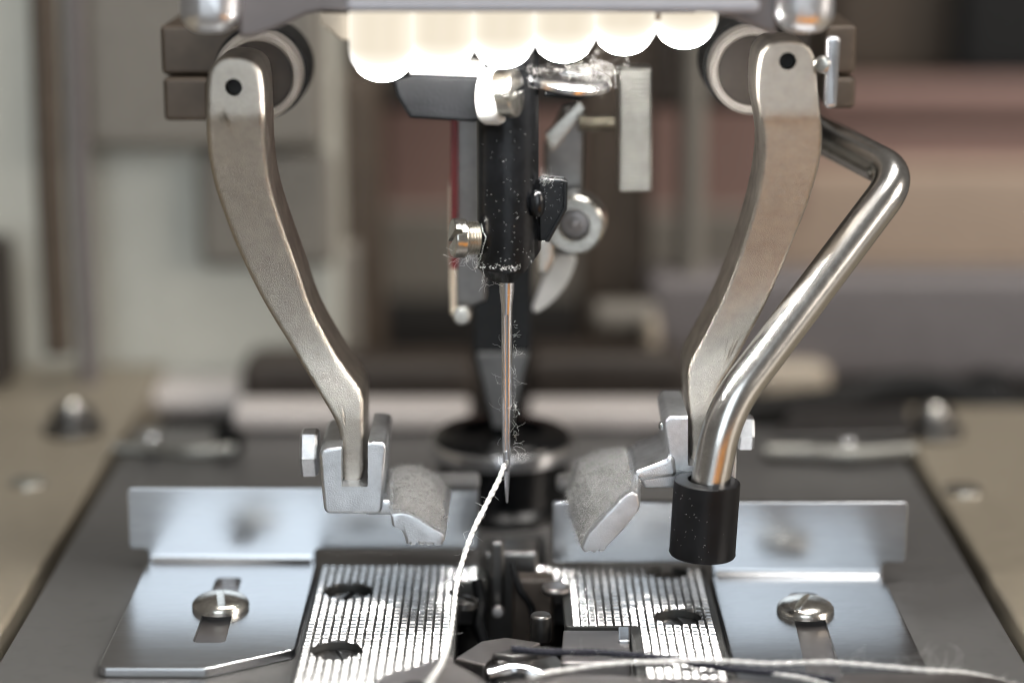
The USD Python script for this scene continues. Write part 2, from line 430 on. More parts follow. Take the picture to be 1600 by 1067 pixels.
# left hand machine frame
fr = Thing('machine_frame', 'pale grey green machine frame filling the left background', 'machine frame', P(250, 640, 112))
fr.part('panel', slab(-260, 520, -140, 648, 114, 20, 2), M['frame'])
fr.part('upper_cover', slab(128, 500, -140, 236, 106, 8.5, 2), M['frame2'])
fr.part('side_rib', slab(310, 520, 236, 420, 110.5, 4, 2), M['frame2'])
fr.part('foot_rail', slab(190, 400, 612, 652, 102, 12, 1.5), M['white'])
rp = tube([P(66, -60, 96), P(78, 300, 96), P(92, 552, 96)], 2.1)
solo('brown_rod', rp, M['brown'], 'thin brown upright rod in front of the left machine frame', 'rod')
solo('pink_rod', tube([P(113, -60, 101), P(124, 300, 101), P(140, 600, 101)], 1.5), M['mauve'], 'thin pinkish grey upright rod just right of the brown rod', 'rod')
solo('dark_post', slab(-40, 3, 380, 600, 96, 8), M['darkbrown'], 'dark post at the left edge of the picture', 'post')

# columns in the middle
solo('machine_column', slab(488, 592, 120, 640, 125, 14, 1.5), M['brown'], 'wide dark brown machine column left of the needle', 'column')
solo('machine_column', slab(905, 1022, 20, 640, 125, 14, 1.5), M['brown'], 'wide dark brown machine column right of the needle', 'column')
solo('machine_column', slab(1062, 1108, 20, 540, 118, 10, 1.5), M['frame2'], 'narrow taupe machine column beside the right presser arm', 'column')
solo('machine_head', slab(300, 1300, -160, 175, 140, 40, 2), M['darkbrown'], 'dark machine head above the columns behind the lamp', 'machine head')
sb = Thing('side_bracket', 'taupe hooked bracket on the right dark column', 'bracket', P(980, 575, 104))
sb.part('shelf', slab(925, 1030, 478, 522, 106, 6, 1.5), M['frame2'])
sb.part('hook', slab(1006, 1032, 500, 578, 104, 5, 1.2), M['cream'])
solo('side_bracket', slab(495, 560, 385, 560, 117, 6, 1.5), M['frame2'], 'grey bracket on the left dark column', 'bracket')
solo('shaft_housing', slab(375, 745, 566, 655, 98, 12, 2.5), M['darkbrown'], 'dark housing behind the white bar, left of the cutter', 'housing')
solo('shaft_housing', slab(820, 1080, 556, 655, 98, 12, 2.5), M['darkbrown'], 'dark housing behind the white bar, right of the cutter', 'housing')
solo('white_bar', slab(364, 732, 641, 673, 72, 8, .8), M['white'], 'white bar lying across the bed left of the cutter', 'bar')
solo('white_bar', slab(826, 1085, 641, 673, 72, 8, .8), M['white'], 'white bar lying across the bed right of the cutter', 'bar')
solo('cream_block', slab(1170, 1302, 572, 640, 112, 16, 2.5), M['cream'], 'cream block with rounded top behind the bent steel rod', 'block')
solo('black_cable', tube(spline([G(1130, 648, 1.5) + [0, 0, 0], P(1290, 628, 96), P(1420, 602, 100), P(1500, 618, 98), P(1640, 660, 92)]), 2.2), M['hole'], 'black cable running behind the cream block to the right', 'cable')
solo('black_knob', cyl(P(1548, 640, 104), (0, 0, 1), 3.6, 6, 1), M['hole'], 'black knob at the far right in front of the grey tray', 'knob')

def knob_clip(px, py, label):
    b = G(px, py + 20, 0)
    t = Thing('thumb_screw', label, 'thumb screw', b)
    t.part('base', cyl(b, (0, 0, 1), 4.2, 1.5, .4), M['darksteel'])
    t.part('head', cyl(b + [0, 0, 1.5], (0, 0, 1), 3.0, 2.4, .9), M['darksteel'])
    t.part('cap', lathe([(0, 1.2), (1.0, 1.0), (1.6, .4), (1.7, 0), (0, 0)], b + [0, -0.4, 3.9], (0, -.2, 1)), M['nickel'])
knob_clip(115, 655, 'dark thumb screw with a bright cap on the left khaki top')
knob_clip(1458, 660, 'dark thumb screw with a bright cap on the right khaki top')
for px, w in ((45, 'left'), (1505, 'right')):
    b = G(px, 756 if px < 800 else 768, 0)
    t = Thing('slotted_screw', f'small flat slotted screw set into the {w} khaki top', 'screw', b)
    t.part('head', man(cyl(b + [0, 0, -.2], (0, 0, 1), 2.6, .7, .25)) - man(box(b[0] - 3, b[0] + 3, b[1] - .4, b[1] + .4, .2, 2, .05)), M['nickel'])
lev = Thing('spring_lever', 'thin shiny lever lying on the bed, left rear', 'lever', G(280, 712, 0))
lev.part('bar', tube(spline([G(178, 700, 1.6), G(238, 702, 1.6), G(300, 706, 1.6), G(368, 702, 1.8)]), 1.0), M['knurl'])
lev.part('pin', cyl(G(238, 712, 0), (0, 0, 1), 1.3, 3.2, .5), M['chrome'])
lev.part('knuckle', cyl(G(358, 708, 0), (0, 0, 1), 2.0, 3.4, .6), M['blackmatt'])
lev = Thing('spring_lever', 'thin shiny lever lying on the bed, right rear', 'lever', G(1300, 714, 0))
lev.part('bar', tube(spline([G(1195, 706, 1.6), G(1260, 706, 1.6), G(1330, 710, 1.6), G(1428, 704, 1.8)]), 1.1), M['knurl'])
lev.part('pin', cyl(G(1322, 720, 0), (0, 0, 1), 1.3, 3.2, .5), M['chrome'])
lev.part('plate', top([G(1205, 700, 0)[:2], G(1420, 696, 0)[:2], G(1420, 650, 0)[:2], G(1240, 655, 0)[:2]], .2, 1.6), M['darksteel'])

# cutter: dark blade over a round black anvil
cut = Thing('cutter_blade', 'dark tapered cutter blade hanging behind the needle', 'blade', P(783, 690, 36))
cut.part('holder', front([(737, 150), (832, 150), (832, 545), (812, 640), (797, 690), (772, 690), (757, 640), (737, 560)], 36, 9, .5, .4), M['black'])
cut.part('blade', front([(744, 552), (826, 552), (797, 668), (771, 668)], 35, .9, .15, .2), M['darksteel'])
b = G(785, 792, 0)
an = Thing('cutter_anvil', 'round black cutter anvil standing on the bed behind the needle', 'anvil', b)
an.part('body', lathe([(0, 0), (9.4, 0), (9.4, 1), (8.4, 1.8), (8.4, 7.0), (8.7, 7.4), (8.9, 9.2), (8.4, 9.9), (7.4, 10.4), (5.2, 10.5), (4.8, 9.6), (0, 9.6)], b, (0, 0, 1), 64), M['black'], 50)
an.part('collar', lathe([(8.7, 7.1), (9.2, 7.3), (9.35, 8.1), (9.2, 9.0), (8.7, 9.3)], b, (0, 0, 1), 64), M['chrome'])

# small mechanism right behind the needle bar
tg = Thing('guard_plate', 'grey guard plate with a red edge behind the needle bar, left', 'guard plate', P(722, 500, 20))
tg.part('plate', front([(713, 150), (760, 150), (760, 470), (737, 480), (737, 497), (708, 499), (706, 480)], 20, 2, .4, .4), M['darksteel'])
tg.part('side_strip', front([(700, 290), (713, 290), (713, 496), (703, 492)], 19, 4, .4, .3), M['cream'])
tg.part('red_strip', front([(704, 185), (715, 185), (715, 420), (704, 420)], 18.5, 2, .2, .2), M['red'])
tg.part('tip', cyl(P(722, 491, 18.6), (0, -1, 0), 1.1, 1, .3), M['nickel'])
tb = Thing('tension_bracket', 'brownish steel thread tension bracket behind the needle bar', 'bracket', P(890, 420, 24))
tb.part('plate', front([(850, 230), (880, 170), (915, 165), (912, 300), (935, 350), (900, 400), (868, 400), (850, 330)], 24, 3, .5, .6), M['darksteel'])
tb.part('fin', front([(852, 210), (905, 158), (915, 170), (862, 240)], 22.5, 1.2, .2, .2), M['nickel'])
tb.part('tail', front([(836, 370), (866, 370), (868, 405), (856, 430), (838, 432)], 20, 3, .6, .6), M['nickel'])
c = P(897, 352, 18)
ns = Thing('round_nut', 'round silver nut with a hole behind the needle bar, right', 'nut', c)
ns.part('body', lathe([(1.7, 0), (1.9, -.3), (3.1, -.3), (3.45, 0.1), (3.5, 4), (1.7, 4)], c, (.12, 1, 0)), M['nickel'])
ns.part('bolt', lathe([(0, .4), (.55, .5), (.7, .8), (1.65, .9), (1.65, 3.5), (0, 3.5)], c, (.12, 1, 0)), M['hardsteel'])
c = P(903, 193, 21)
v = [(0, 0)]
for k in range(16): v += [(.75, .27 * k + .02), (1.1, .27 * k + .165)]
v += [(0, .27 * 16)]
solo('threaded_screw', lathe(v, c, (1, 0, 0), 28), M['nickel'], 'small brass coloured threaded screw into the knurled block', 'screw')
kb = Thing('knurled_block', 'upright silver block with fine cross lines, right of the needle bar', 'block', P(993, 300, 22))
m = [front([(967, 108), (1019, 108), (1019, 300), (967, 300)], 22, 4, .3, .3)]
kb.part('body', m[0], M['knurl'])
a0, a1 = P(969, 298, 22), P(1017, 112, 22)
kb.part('ridges', cat_(*[box(a0[0], a1[0], 21.8, 22.2, z, z + .34, .1) for z in np.arange(a0[2], a1[2], .56)]), M['knurl'], False, kind='stuff')
solo('curved_guard', front([(826, 497), (846, 440), (862, 400), (905, 395), (890, 440), (862, 475)], 27, 1.2, .3, .5, 1), M['pale'], 'pale curved guard below the round nut', 'guard')

# pivots behind the arm tops
for px, py, w, bx in ((402, 120, 'left', (252, 330)), (1178, 112, 'right', (1288, 1342))):
    c = P(px, py, 14)
    pv = Thing('pivot_disc', f'round pivot disc with a pale rim behind the {w} presser arm', 'pivot', c)
    pv.part('disc', lathe([(0, .8), (3.9, .8), (3.9, 6), (0, 6)], c, (0, 1, 0)), M['darkbrown'])
    pv.part('rim', lathe([(3.9, 0.3), (4.15, 0), (4.6, 0), (4.9, .4), (4.9, 4), (3.9, 4)], c, (0, 1, 0)), M['rim'])
    pv.part('arbor', lathe([(0, 0), (5.3, 0), (5.3, 8), (0, 8)], c + [0, 4.2, 0], (0, 1, 0)), M['hole'])
    pb = Thing('pivot_block', f'brown pivot block beside the {w} pivot disc', 'block', P(sum(bx) / 2, 190, 20))
    pb.part('upper_block', slab(bx[0], bx[1] + (70 if w == 'left' else -2), 40, 118, 20, 14, .6), M['brown'])
    pb.part('lower_block', slab(bx[0] + 4, bx[1] - 4, 122, 190 if w == 'left' else 170, 19, 14, .6), M['brown'])

# ================================================================== WORK PLATES ON THE BED
def screw_dome(t, at, r, ang, h=1.3, slot=.42, m='nickel'):
    prof = [(0, 0), (r, 0), (r, .35)] + [(r * math.cos(a), .35 + h * math.sin(a)) for a in np.linspace(.15, math.pi / 2, 8)]
    s = man(lathe(prof, at))
    c = man(trimesh.creation.box([2 * r + 1, 2 * slot, 2.0]))
    c = c.rotate([0, 0, ang]).translate([at[0], at[1], at[2] + h + .75])
    return t.part('screw', s - c, M[m], 40)

def cloth_plate(side, y_fold, outline, slot, scr, flange, label):
    t = Thing('cloth_plate', label, 'cloth plate', (outline[0][0], y_fold, 0.05), 'bent steel cloth plates')
    z0, z1 = .05, 1.15
    pl = man(top(outline, z0, z1, .22, 1.0))
    pl -= man(top(slot, z0 - 1, z1 + 1, 0, .8))
    t.part('base', pl, M['plate'], 30)
    # upright flange with the bend at its foot
    x0, x1, xf0, xf1, h = flange
    o = [(xf0, 2.6), (xf0, h), (xf1, h), (xf1, 2.6), (x1, 2.6), (x1, .7), (x0, .7), (x0, 2.6)]
    ol = ring_outline(o, .5, 1.0)
    vv, ff = extrude(ol, 1.1, .2)
    fl = trimesh.Trimesh(np.stack([vv[:, 0], y_fold + 0.6 + vv[:, 2], vv[:, 1]], 1), ff, process=False)
    if fl.volume < 0: fl.invert()
    t.part('flange', fl, M['plate'], 30)
    # rounded inside of the bend
    bend = [(y_fold - .25, 1.14), (y_fold + .15, 1.22), (y_fold + .45, 1.5), (y_fold + .62, 1.95), (y_fold + .9, 1.95), (y_fold + .9, .5), (y_fold - .25, .5)]
    vb, fb = extrude(ring_outline(bend, 0, 2), abs(x1 - x0) - 1.0, 0)
    bm = trimesh.Trimesh(np.stack([min(x0, x1) + .5 + vb[:, 2], vb[:, 0], vb[:, 1]], 1), fb, process=False)
    if bm.volume < 0: bm.invert()
    t.part('bend', bm, M['plate'], 60)
    screw_dome(t, np.array([scr[0], scr[1], z1]), 3.15, scr[2])
    t.part('slot_bar', top(slot, .06, .5, 0, .8), M['hardsteel'])
    return t

q = lambda *p: [G(a, b, 1.15)[:2] for a, b in p]
cloth_plate(-1, 14.0, [(-42.7, 14.6), (-42.7, -18.4), (-31.5, -18.6), (-22.8, -13.2), (-22.8, 14.6)],
            q((338, 902), (378, 902), (352, 1004), (300, 1004)), (*G(345, 948, 1.15)[:2], 100), (-42.6, -23.0, -44.8, -3.9, 10.1),
            'steel cloth plate at left with domed screw and clipped front corner')
cloth_plate(1, 9.2, [(42.7, 9.8), (42.7, -24), (22.9, -24), (22.9, 9.8)],
            q((1232, 926), (1276, 926), (1320, 1062), (1262, 1062)), (*G(1258, 955, 1.15)[:2], 62), (42.6, 23.0, 45.2, 4.6, 9.9),
            'steel cloth plate at right with domed screw behind the white thread')

def feed_plate(outline, holes, label, zt=1.5):
    t = Thing('feed_plate', label, 'feed plate', (outline[0][0], outline[0][1], 0.05), 'knurled feed plates')
    pl = man(top(outline, .05, zt, .12, .5))
    for hx, hy, hr in holes: pl -= man(lathe([(0, -2), (hr, -2), (hr, 4), (0, 4)], (hx, hy, 0)))
    t.part('base', pl, M['feed'], 30)
    g = Polygon(outline).buffer(-.25)
    px_, py_, h = .90, 1.02, .5
    x0, y0, x1, y1 = g.bounds
    vs, fs = [], []
    for i in range(int((x1 - x0) / px_)):
        for j in range(int((y1 - y0) / py_)):
            cx_, cy_ = x0 + (i + .5) * px_, y0 + (j + .5) * py_
            if not g.contains(Point(cx_, cy_).buffer(.4)): continue
            near = [math.hypot(cx_ - hx, cy_ - hy) - hr for hx, hy, hr in holes]
            if min(near) < -.3: continue
            a = px_ * .42
            jx, jz = rng.normal(0, .012), rng.normal(0, .02)
            base = [(cx_ + sx * a, cy_ + sy * py_ * .5, zt - .02) for sx, sy in ((-1, -1), (1, -1), (1, 1), (-1, 1))]
            mid = [(cx_ + jx + sx * a * .80, cy_ + d * py_, zt + q_) for sx, d, q_ in ((-1, -.40, .04), (1, -.40, .04), (1, -.02, .33), (-1, -.02, .33))]
            tp = [(cx_ + jx + sx * a * w_, cy_ + d * py_, zt + q_ + jz) for sx, d, q_, w_ in ((-1, -.03, .345, .66), (1, -.03, .345, .66), (1, .42, .345, .64), (-1, .42, .345, .64))]
            tf = [(0, 2, 1), (0, 3, 2)]
            for k in range(4):
                l = (k + 1) % 4
                for lo, hi in ((0, 4), (4, 8)):
                    tf += [(lo + k, lo + l, hi + l), (lo + k, hi + l, hi + k)]
            tf += [(8, 9, 10), (8, 10, 11)]
            tv = np.array(base + mid + tp); tf = np.array(tf)
            if min(near) < .75:
                hx, hy, hr = holes[int(np.argmin(near))]
                tv, tf, _ = meshkit.arrays(man((tv, tf)) - man(lathe([(0, -2), (hr, -2), (hr, 4), (0, 4)], (hx, hy, 0))))
                if len(tf) == 0: continue
            fs += (tf + len(vs)).tolist(); vs += np.asarray(tv).tolist()
    t.part('teeth', trimesh.Trimesh(np.array(vs), np.array(fs), process=False), M['teeth'], False, kind='stuff')
    for k, (hx, hy, hr) in enumerate(holes):
        s = man(lathe([(0, 0), (hr * .97, 0), (hr * .93, .7), (hr * .5, 1.0), (0, 1.05)], (hx, hy, .06)))
        c = man(trimesh.creation.box([2 * hr + 1, .9, 2.0])).rotate([0, 0, 70 + 35 * k]).translate([hx, hy, 1.6])
        t.part('screw', s - c, M['darksteel'], 40)
    return t

feed_plate([(-22.2, -24), (-22.2, 11.2), (-2.9, 11.2), (-2.9, 6.6), (-6.0, 6.2), (-6.0, -24)], [(-18.3, 2.8, 2.75), (-18.3, -14.9, 2.75), (-5.4, 2.6, 1.7)],
           'knurled steel feed plate left of the needle, under the hanging white thread')
feed_plate([(22.4, -24), (22.4, 11.5), (2.6, 11.5), (2.6, 7.2), (5.7, 5.2), (5.7, -7.6), (12.6, -7.6), (12.6, -24)], [(17.9, 9.2, 2.4), (18.0, -5.2, 2.6)],
           'knurled steel feed plate right of the throat, crossed by navy and white threads')

# ================================================================== THROAT AND LOOPERS
tp_ = Thing('throat_post', 'dark upright throat post in the gap between the feed plates', 'post', P(790, 1000, 9))
tp_.part('body', slab(756, 842, 862, 1020, 10, 5, .6), M['darksteel'])
tp_.part('rib', slab(766, 788, 846, 962, 7.5, 2, .5), M['darksteel'])
tp_.part('screw', cyl(P(778, 955, 6.4), (0, -1, .2), .8, 1, .3), M['hardsteel'])
tp_.part('lever', tube(spline([P(745, 905, 6), P(752, 940, 5), P(748, 975, 3), P(760, 1010, 2)]), .7), M['blackmatt'])
tp_.part('wire', tube(spline([P(800, 880, 6), P(812, 920, 4), P(830, 950, 4), P(836, 1000, 3)]), .4), M['blackmatt'])
tp_.part('side_cheek', slab(800, 866, 905, 1010, 5.5, 3, .6), M['darkbrown'])
solo('screw_collar', cat_(cyl(G(868, 938, -2), (0, 0, 1), 2.4, 3.6, .5), cyl(G(868, 926, 1.6), (0, 0, 1), 1.6, .9, .4)), M['hardsteel'], 'silver collar beside the right edge of the throat', 'collar')

def ztop(px, z, th, b=.2, r=.3, ch=0):
    return top([G(a, c, z)[:2] for a, c in px], z - th, z, b, r, ch, .6)
lp = Thing('looper', 'dark pointed steel looper in front of the throat', 'looper', G(770, 1040, -3))
lp.part('blade', ztop([(711, 1028), (752, 1001), (790, 995), (846, 1003), (820, 1014), (792, 1015), (772, 1024), (757, 1038)], 1.6, 3.2, .25, .2), M['hardsteel'])
lp.part('arm', ztop([(760, 1043), (800, 1028), (870, 1022), (890, 1040), (840, 1062), (780, 1070)], .6, 2.5, .5, .5), M['darksteel'])
lp.part('eye', ztop([(770, 1025), (792, 1012), (806, 1014), (800, 1030), (778, 1034)], 2.0, 1.0, .4, .3), M['darksteel'])
lp.part('finger', tube(spline([G(762, 1056, 1.4), G(800, 1046, 1.7), G(826, 1050, 1.6), G(850, 1058, 1.2)]), [.75] * 37), M['chrome'])
lp.part('screw', cyl(G(845, 1002, -1), (0, 0, 1), 1.15, 3.2, .35), M['darksteel'])
lp.part('pin', cyl(G(826, 1033, .5), (0, 0, 1), .42, 1.2, .2), M['nickel'])
solo('spreader', ztop([(764, 1020), (840, 1008), (872, 1012), (840, 1020), (800, 1024)], 2.6, .8, .3, .2), M['darksteel'], 'small dark spreader beside the looper where the navy cord starts', 'spreader')
solo('stop_block', ztop([(880, 984), (982, 984), (986, 1034), (876, 1034)], 1.55, 4.0, .2, .2), M['hardsteel'], 'dark square stop block set into the right feed plate', 'block')
solo('stop_pad', ztop([(966, 978), (984, 978), (984, 1000), (966, 1000)], 1.9, 1.0, .2, .2), M['plate'], 'small pale pad at the corner of the stop block', 'pad')
gl = man(ztop([(578, 1074), (590, 1058), (606, 1050), (640, 1042), (668, 1034), (694, 1022), (708, 1023), (710, 1033), (764, 1066), (764, 1078), (578, 1082)], 3.0, .9, .25, .3))
solo('front_guard', gl - man(lathe([(0, -1), (1.3, -1), (1.3, 6), (0, 6)], G(648, 1070, 3.0) * [1, 1, 0])), M['hardsteel'], 'grey curved guard at the bottom edge, left of the looper', 'guard')
solo('front_plate', ztop([(778, 1068), (850, 1052), (960, 1054), (1150, 1061), (1270, 1074), (1270, 1086), (778, 1086)], 2.8, .9, .25, .3), M['hardsteel'], 'long grey plate at the bottom edge under the white thread', 'plate')
solo('front_latch', ztop([(1302, 1078), (1306, 1056), (1320, 1050), (1500, 1050), (1556, 1056), (1600, 1068), (1600, 1082)], 2.9, 1.0, .35, .5), M['hardsteel'], 'grey rounded latch plate in the bottom right corner', 'latch')

# ================================================================== PRESSER ARMS AND FEET
_rows = np.arange(0, 900.0)
_slope = np.where(_rows < 188, 0, np.where(_rows < 530, .034 * np.clip((530 - _rows) / 330, 0, 1), np.where(_rows < 652, -.021 * np.clip((_rows - 530) / 50, 0, 1), 0)))
_slope = np.convolve(_slope, np.ones(15) / 15, 'same')
_depth = -4.6 + np.cumsum(_slope)
def smooth_arm(row):
    return float(np.interp(row, _rows, _depth))

LA = [(322, 118), (334, 97), (352, 88), (378, 88), (400, 97), (411, 116), (414, 175), (415, 235), (422, 290), (440, 350), (466, 420), (485, 480), (507, 522), (529, 561), (552, 592), (569, 617), (569, 660), (568, 762), (535, 762), (533, 699), (529, 674), (522, 655), (497, 614), (454, 542), (426, 498), (400, 452), (370, 390), (347, 330), (331, 280), (322, 230), (321, 180)]
RA = [(1184, 94), (1192, 76), (1208, 64), (1250, 64), (1268, 76), (1275, 96), (1281, 175), (1286, 205), (1283, 250), (1268, 305), (1250, 352), (1225, 412), (1200, 470), (1171, 525), (1146, 572), (1122, 605), (1117, 640), (1115, 700), (1113, 752), (1080, 752), (1081, 676), (1076, 642), (1073, 605), (1074, 572), (1092, 540), (1116, 495), (1141, 440), (1161, 382), (1177, 330), (1188, 281), (1194, 230), (1189, 187), (1181, 150)]
def arm(outline, hole, label, w):
    a = man(front(outline, smooth_arm, 9.0, .55, .8, 1))
    h = P(*hole, -4.6)
    a -= man(lathe([(0, -3), (.9, -3), (.9, 6), (0, 6)], h, (0, 1, 0), 32))
    base = P(outline[17][0], 760, -1.5)
    t = Thing('presser_arm', label, 'presser arm', base, 'cast presser arms')
    t.part('arm', a, M['cast'], 40)
    t.part('pin', lathe([(0, 1.6), (.85, 1.6), (.85, 3), (0, 3)], h, (0, 1, 0), 24), M['hole'])
    return t
arm(LA, (365, 137), 'cast nickel presser arm curving down to the left foot', 'left')
arm(RA, (1231, 96), 'cast nickel presser arm behind the bent steel rod', 'right')

def clevis(outline, slot, y, depth):
    c = man(front(outline, y, depth, .35, .7))
    s = man(front(slot, y - 2, depth + 4, 0, .15))
    return c - s

def lint_patch(samples, count, length, width=.035):
    out = []
    for _ in range(count):
        p, n = samples[rng.integers(len(samples))]
        d = np.array(n) + rng.normal(0, .8, 3)
        out.append(wisp(p, d, length * rng.uniform(.4, 1.2), 1.6, 6))
    return out

# left foot
lf = Thing('presser_foot', 'aluminium presser foot with serrated tip left of the needle', 'presser foot', P(590, 850, -3), 'lint covered presser feet')
lf.part('clevis', clevis([(498, 704), (512, 700), (535, 697), (583, 690), (605, 692), (604, 700), (600, 740), (597, 798), (592, 803), (507, 803), (503, 770)], [(531, 560), (573, 560), (573, 769), (531, 769)], -3, 12), M['alu'], 35)
# front faces of the cheeks slope back at the top
def bolt(t, px, py, d, r, h, m='alu'):
    at = P(px, py, 2.2)
    t.part('bolt', hexa(at, d, r, h), M[m], 20)
bolt(lf, 498, 706, (-1, 0, 0), 2.75, 1.9)
def sole(fr_px, y0, back_px, lift, t, name='sole'):
    "a foot whose front rim is an outline; its back rim is another outline with the same number of points, further away"
    n = len(fr_px)
    k = mmpx(*fr_px[0], y0)
    A = np.array([P(a, b, y0) for a, b in fr_px]); 
    rings = []
    c = A.mean(0)
    for i, tt in ((.35, 0), (.1, .12), (0, .4)):
        d = A - c; l = np.linalg.norm(d, axis=1, keepdims=True)
        rings.append(A - d / l * i + [0, tt, 0])
    B = np.array([P(a, b, y1) for (a, b, y1) in back_px])
    for s in (.2, .45, .7, .9, 1.0): rings.append(rings[2] * (1 - s) + B * s)
    v = np.vstack(rings); f = []
    i = np.arange(n); j = (i + 1) % n
    for r_ in range(len(rings) - 1):
        a, b = r_ * n, (r_ + 1) * n
        f += [np.stack([a + i, a + j, b + j], 1), np.stack([a + i, b + j, b + i], 1)]
    cap = earcut.triangulate_float64(np.ascontiguousarray(A[:, [0, 2]]), np.array([n], np.uint32)).reshape(-1, 3).astype(int)
    f += [cap, cap[:, ::-1] + (len(rings) - 1) * n]
    m = trimesh.Trimesh(v, np.vstack(f), process=False)
    trimesh.repair.fix_normals(m)
    return m

def resample(px, step):
    p = np.array(px, float); out = []
    for a, b in zip(p, np.roll(p, -1, 0)):
        k = max(1, int(np.linalg.norm(b - a) / step))
        out += [tuple(a + (b - a) * i / k) for i in range(k)]
    return out
teeth_l = []
for k in range(4):
    x = 691 - 14.5 * k
    teeth_l += [(x, 852), (x - 7, 853), (x - 9, 848.5), (x - 12.5, 848.5)]
FL = [(610, 803), (624, 801), (638, 803), (653, 809), (674, 823), (693, 834), (696, 842)] + teeth_l + [(635, 851), (631, 838), (626, 827), (612, 821)]
def back_of(px, fx, fy, y1):
    return [(fx(a, b), fy(a, b), y1) for a, b in px]
# back rim: same outline, 15 mm further away, a little wider
BL = [(a + (9 if a > 660 else -2), b - 70 - (6 if b > 840 else 0), 7.5) for a, b in FL]
lf.part('sole', sole(FL, -10, BL, 0, lf), M['alu'], 35)
lf.part('web', box(P(570, 780, 0)[0], P(660, 780, 0)[0], -1.5, 7, P(600, 803, 0)[2] + .3, P(600, 775, 0)[2], .5), M['alu'])
def lint_cap(t, fr_px, y0, y1, dx, back, thick, label):
    "a felted sheet of lint over the sole's top: rows from front to back"
    nx, ny = 40, 30
    a = np.array(fr_px, float)
    d = np.r_[0, np.cumsum(np.linalg.norm(np.diff(a, axis=0), axis=1))]
    u = np.linspace(0, d[-1], nx)
    fx, fy = np.interp(u, d, a[:, 0]), np.interp(u, d, a[:, 1])
    bb = np.array(back, float)
    d2 = np.r_[0, np.cumsum(np.linalg.norm(np.diff(bb, axis=0), axis=1))]
    u2 = np.linspace(0, d2[-1], nx)
    bx, by = np.interp(u2, d2, bb[:, 0]), np.interp(u2, d2, bb[:, 1])
    v = []
    for j in range(ny):
        s = j / (ny - 1)
        y = y0 + (y1 - y0) * s
        for i in range(nx):
            p = P(fx[i] * (1 - s) + bx[i] * s, fy[i] * (1 - s) + by[i] * s, y)
            e = min(1, 4 * s, 4 * (1 - s) + .2, 6 * i / nx + .1, 6 * (nx - 1 - i) / nx + .1)
            p[2] += thick * e * (.4 + 1.1 * meshkit.fbm(p / 1.1, 4, 3)) - .1
            v.append(p)
    v = np.array(v); f = []
    for j in range(ny - 1):
        for i in range(nx - 1):
            k = j * nx + i
            f += [(k, k + 1, k + nx + 1), (k, k + nx + 1, k + nx)]
    m = trimesh.Trimesh(v, np.array(f), process=False)
    n = m.vertex_normals
    if n[:, 2].mean() < 0: m.invert(); n = -n
    path = t.part('lint', m, M['lintbase'], True, label=label)
    t.hairs('lint_fibres', lint_patch(list(zip(v, n)), 5500, .8), .022, M['lint'])
lint_cap(lf, [(612, 801), (626, 799), (640, 801), (655, 807), (675, 821), (692, 832)], -9.6, 7.5, 0, [(606, 738), (628, 730), (655, 729), (682, 744), (698, 768)], .7, 'felted grey lint on the foot')

lf.part('tail', slab(640, 750, 746, 770, 12, 3, .8), M['lintbase'])
# right foot
rf = Thing('presser_foot', 'aluminium presser foot with slanted tip right of the needle', 'presser foot', P(1000, 850, -3), 'lint covered presser feet')
rf.part('clevis', clevis([(1036, 660), (1046, 650), (1074, 650), (1112, 655), (1150, 668), (1152, 720), (1150, 762), (1004, 763), (1000, 748), (990, 739), (1036, 721), (1044, 708)], [(1077, 500), (1117, 500), (1117, 736), (1077, 736)], -3, 11), M['alu'], 35)
at = P(1152, 675, 2.2); rf.part('bolt', hexa(at, (1, 0, 0), 2.0, 1.75), M['alu'], 20)
at = P(1040, 665, 0.5); rf.part('rivet', cyl(at, (-1, -.3, 0), .5, .7, .2), M['chrome'])
FR = [(908, 857), (916, 838), (924, 826), (950, 797), (979, 773), (989, 769), (997, 772), (1001, 788), (998, 798), (974, 829), (947, 856), (944, 862), (937, 863), (934, 860), (929, 865), (922, 861), (914, 864)]
FR = [(a, b) for a, b in FR]
BR = [(a - (14 if a < 950 else 0), b - 74 + (24 if a < 930 and b > 840 else 0), 7.5) for a, b in FR]
rf.part('sole', sole(FR, -10, BR, 0, rf), M['alu'], 35)
lint_cap(rf, [(908, 853), (917, 836), (926, 823), (950, 795), (979, 771), (994, 767)], -9.6, 8.5, 0, [(890, 800), (886, 762), (900, 722), (935, 704), (975, 702), (1014, 712)], .8, 'felted grey lint on the foot')

rf.part('tail', slab(868, 930, 748, 772, 12, 3, .8), M['lintbase'])
rf.part('ledge', front([(984, 738), (1002, 733), (1040, 718), (1052, 700), (1058, 745), (1000, 752)], -3.6, 9, .5, .5), M['alu'])

# ================================================================== BENT ROD WITH RUBBER TIP
path = fillet([P(1240, 190, 26), P(1408, 274, 8), P(1132, 640, -5.5), P(1108, 762, -6)], [4.5, 16], 22)
br = Thing('bent_rod', 'bent round steel rod with black rubber tip, right of the needle', 'rod', P(1100, 872, -6))
d_ = np.r_[0, np.cumsum(np.linalg.norm(np.diff(path, axis=0), axis=1))]
ss = np.linspace(0, d_[-1], 140); path = np.stack([np.interp(ss, d_, path[:, k]) for k in range(3)], 1)
br.part('shaft', tube(path, 2.08, 40), M['rod'], 60)
a, c = P(1105, 750, -6), P(1097, 866, -6)
L = np.linalg.norm(c - a); dd = (c - a) / L
br.part('rubber_tip', lathe([(2.1, -.05), (3.3, 0), (3.5, .1), (3.55, .35), (3.55, L - .5), (3.6, L - .25), (3.5, L - .05), (3.2, L), (0, L)] + [(0, 1.2), (2.1, 1.2), (2.1, -.05)], a, dd, 64), M['rubber'], 40)

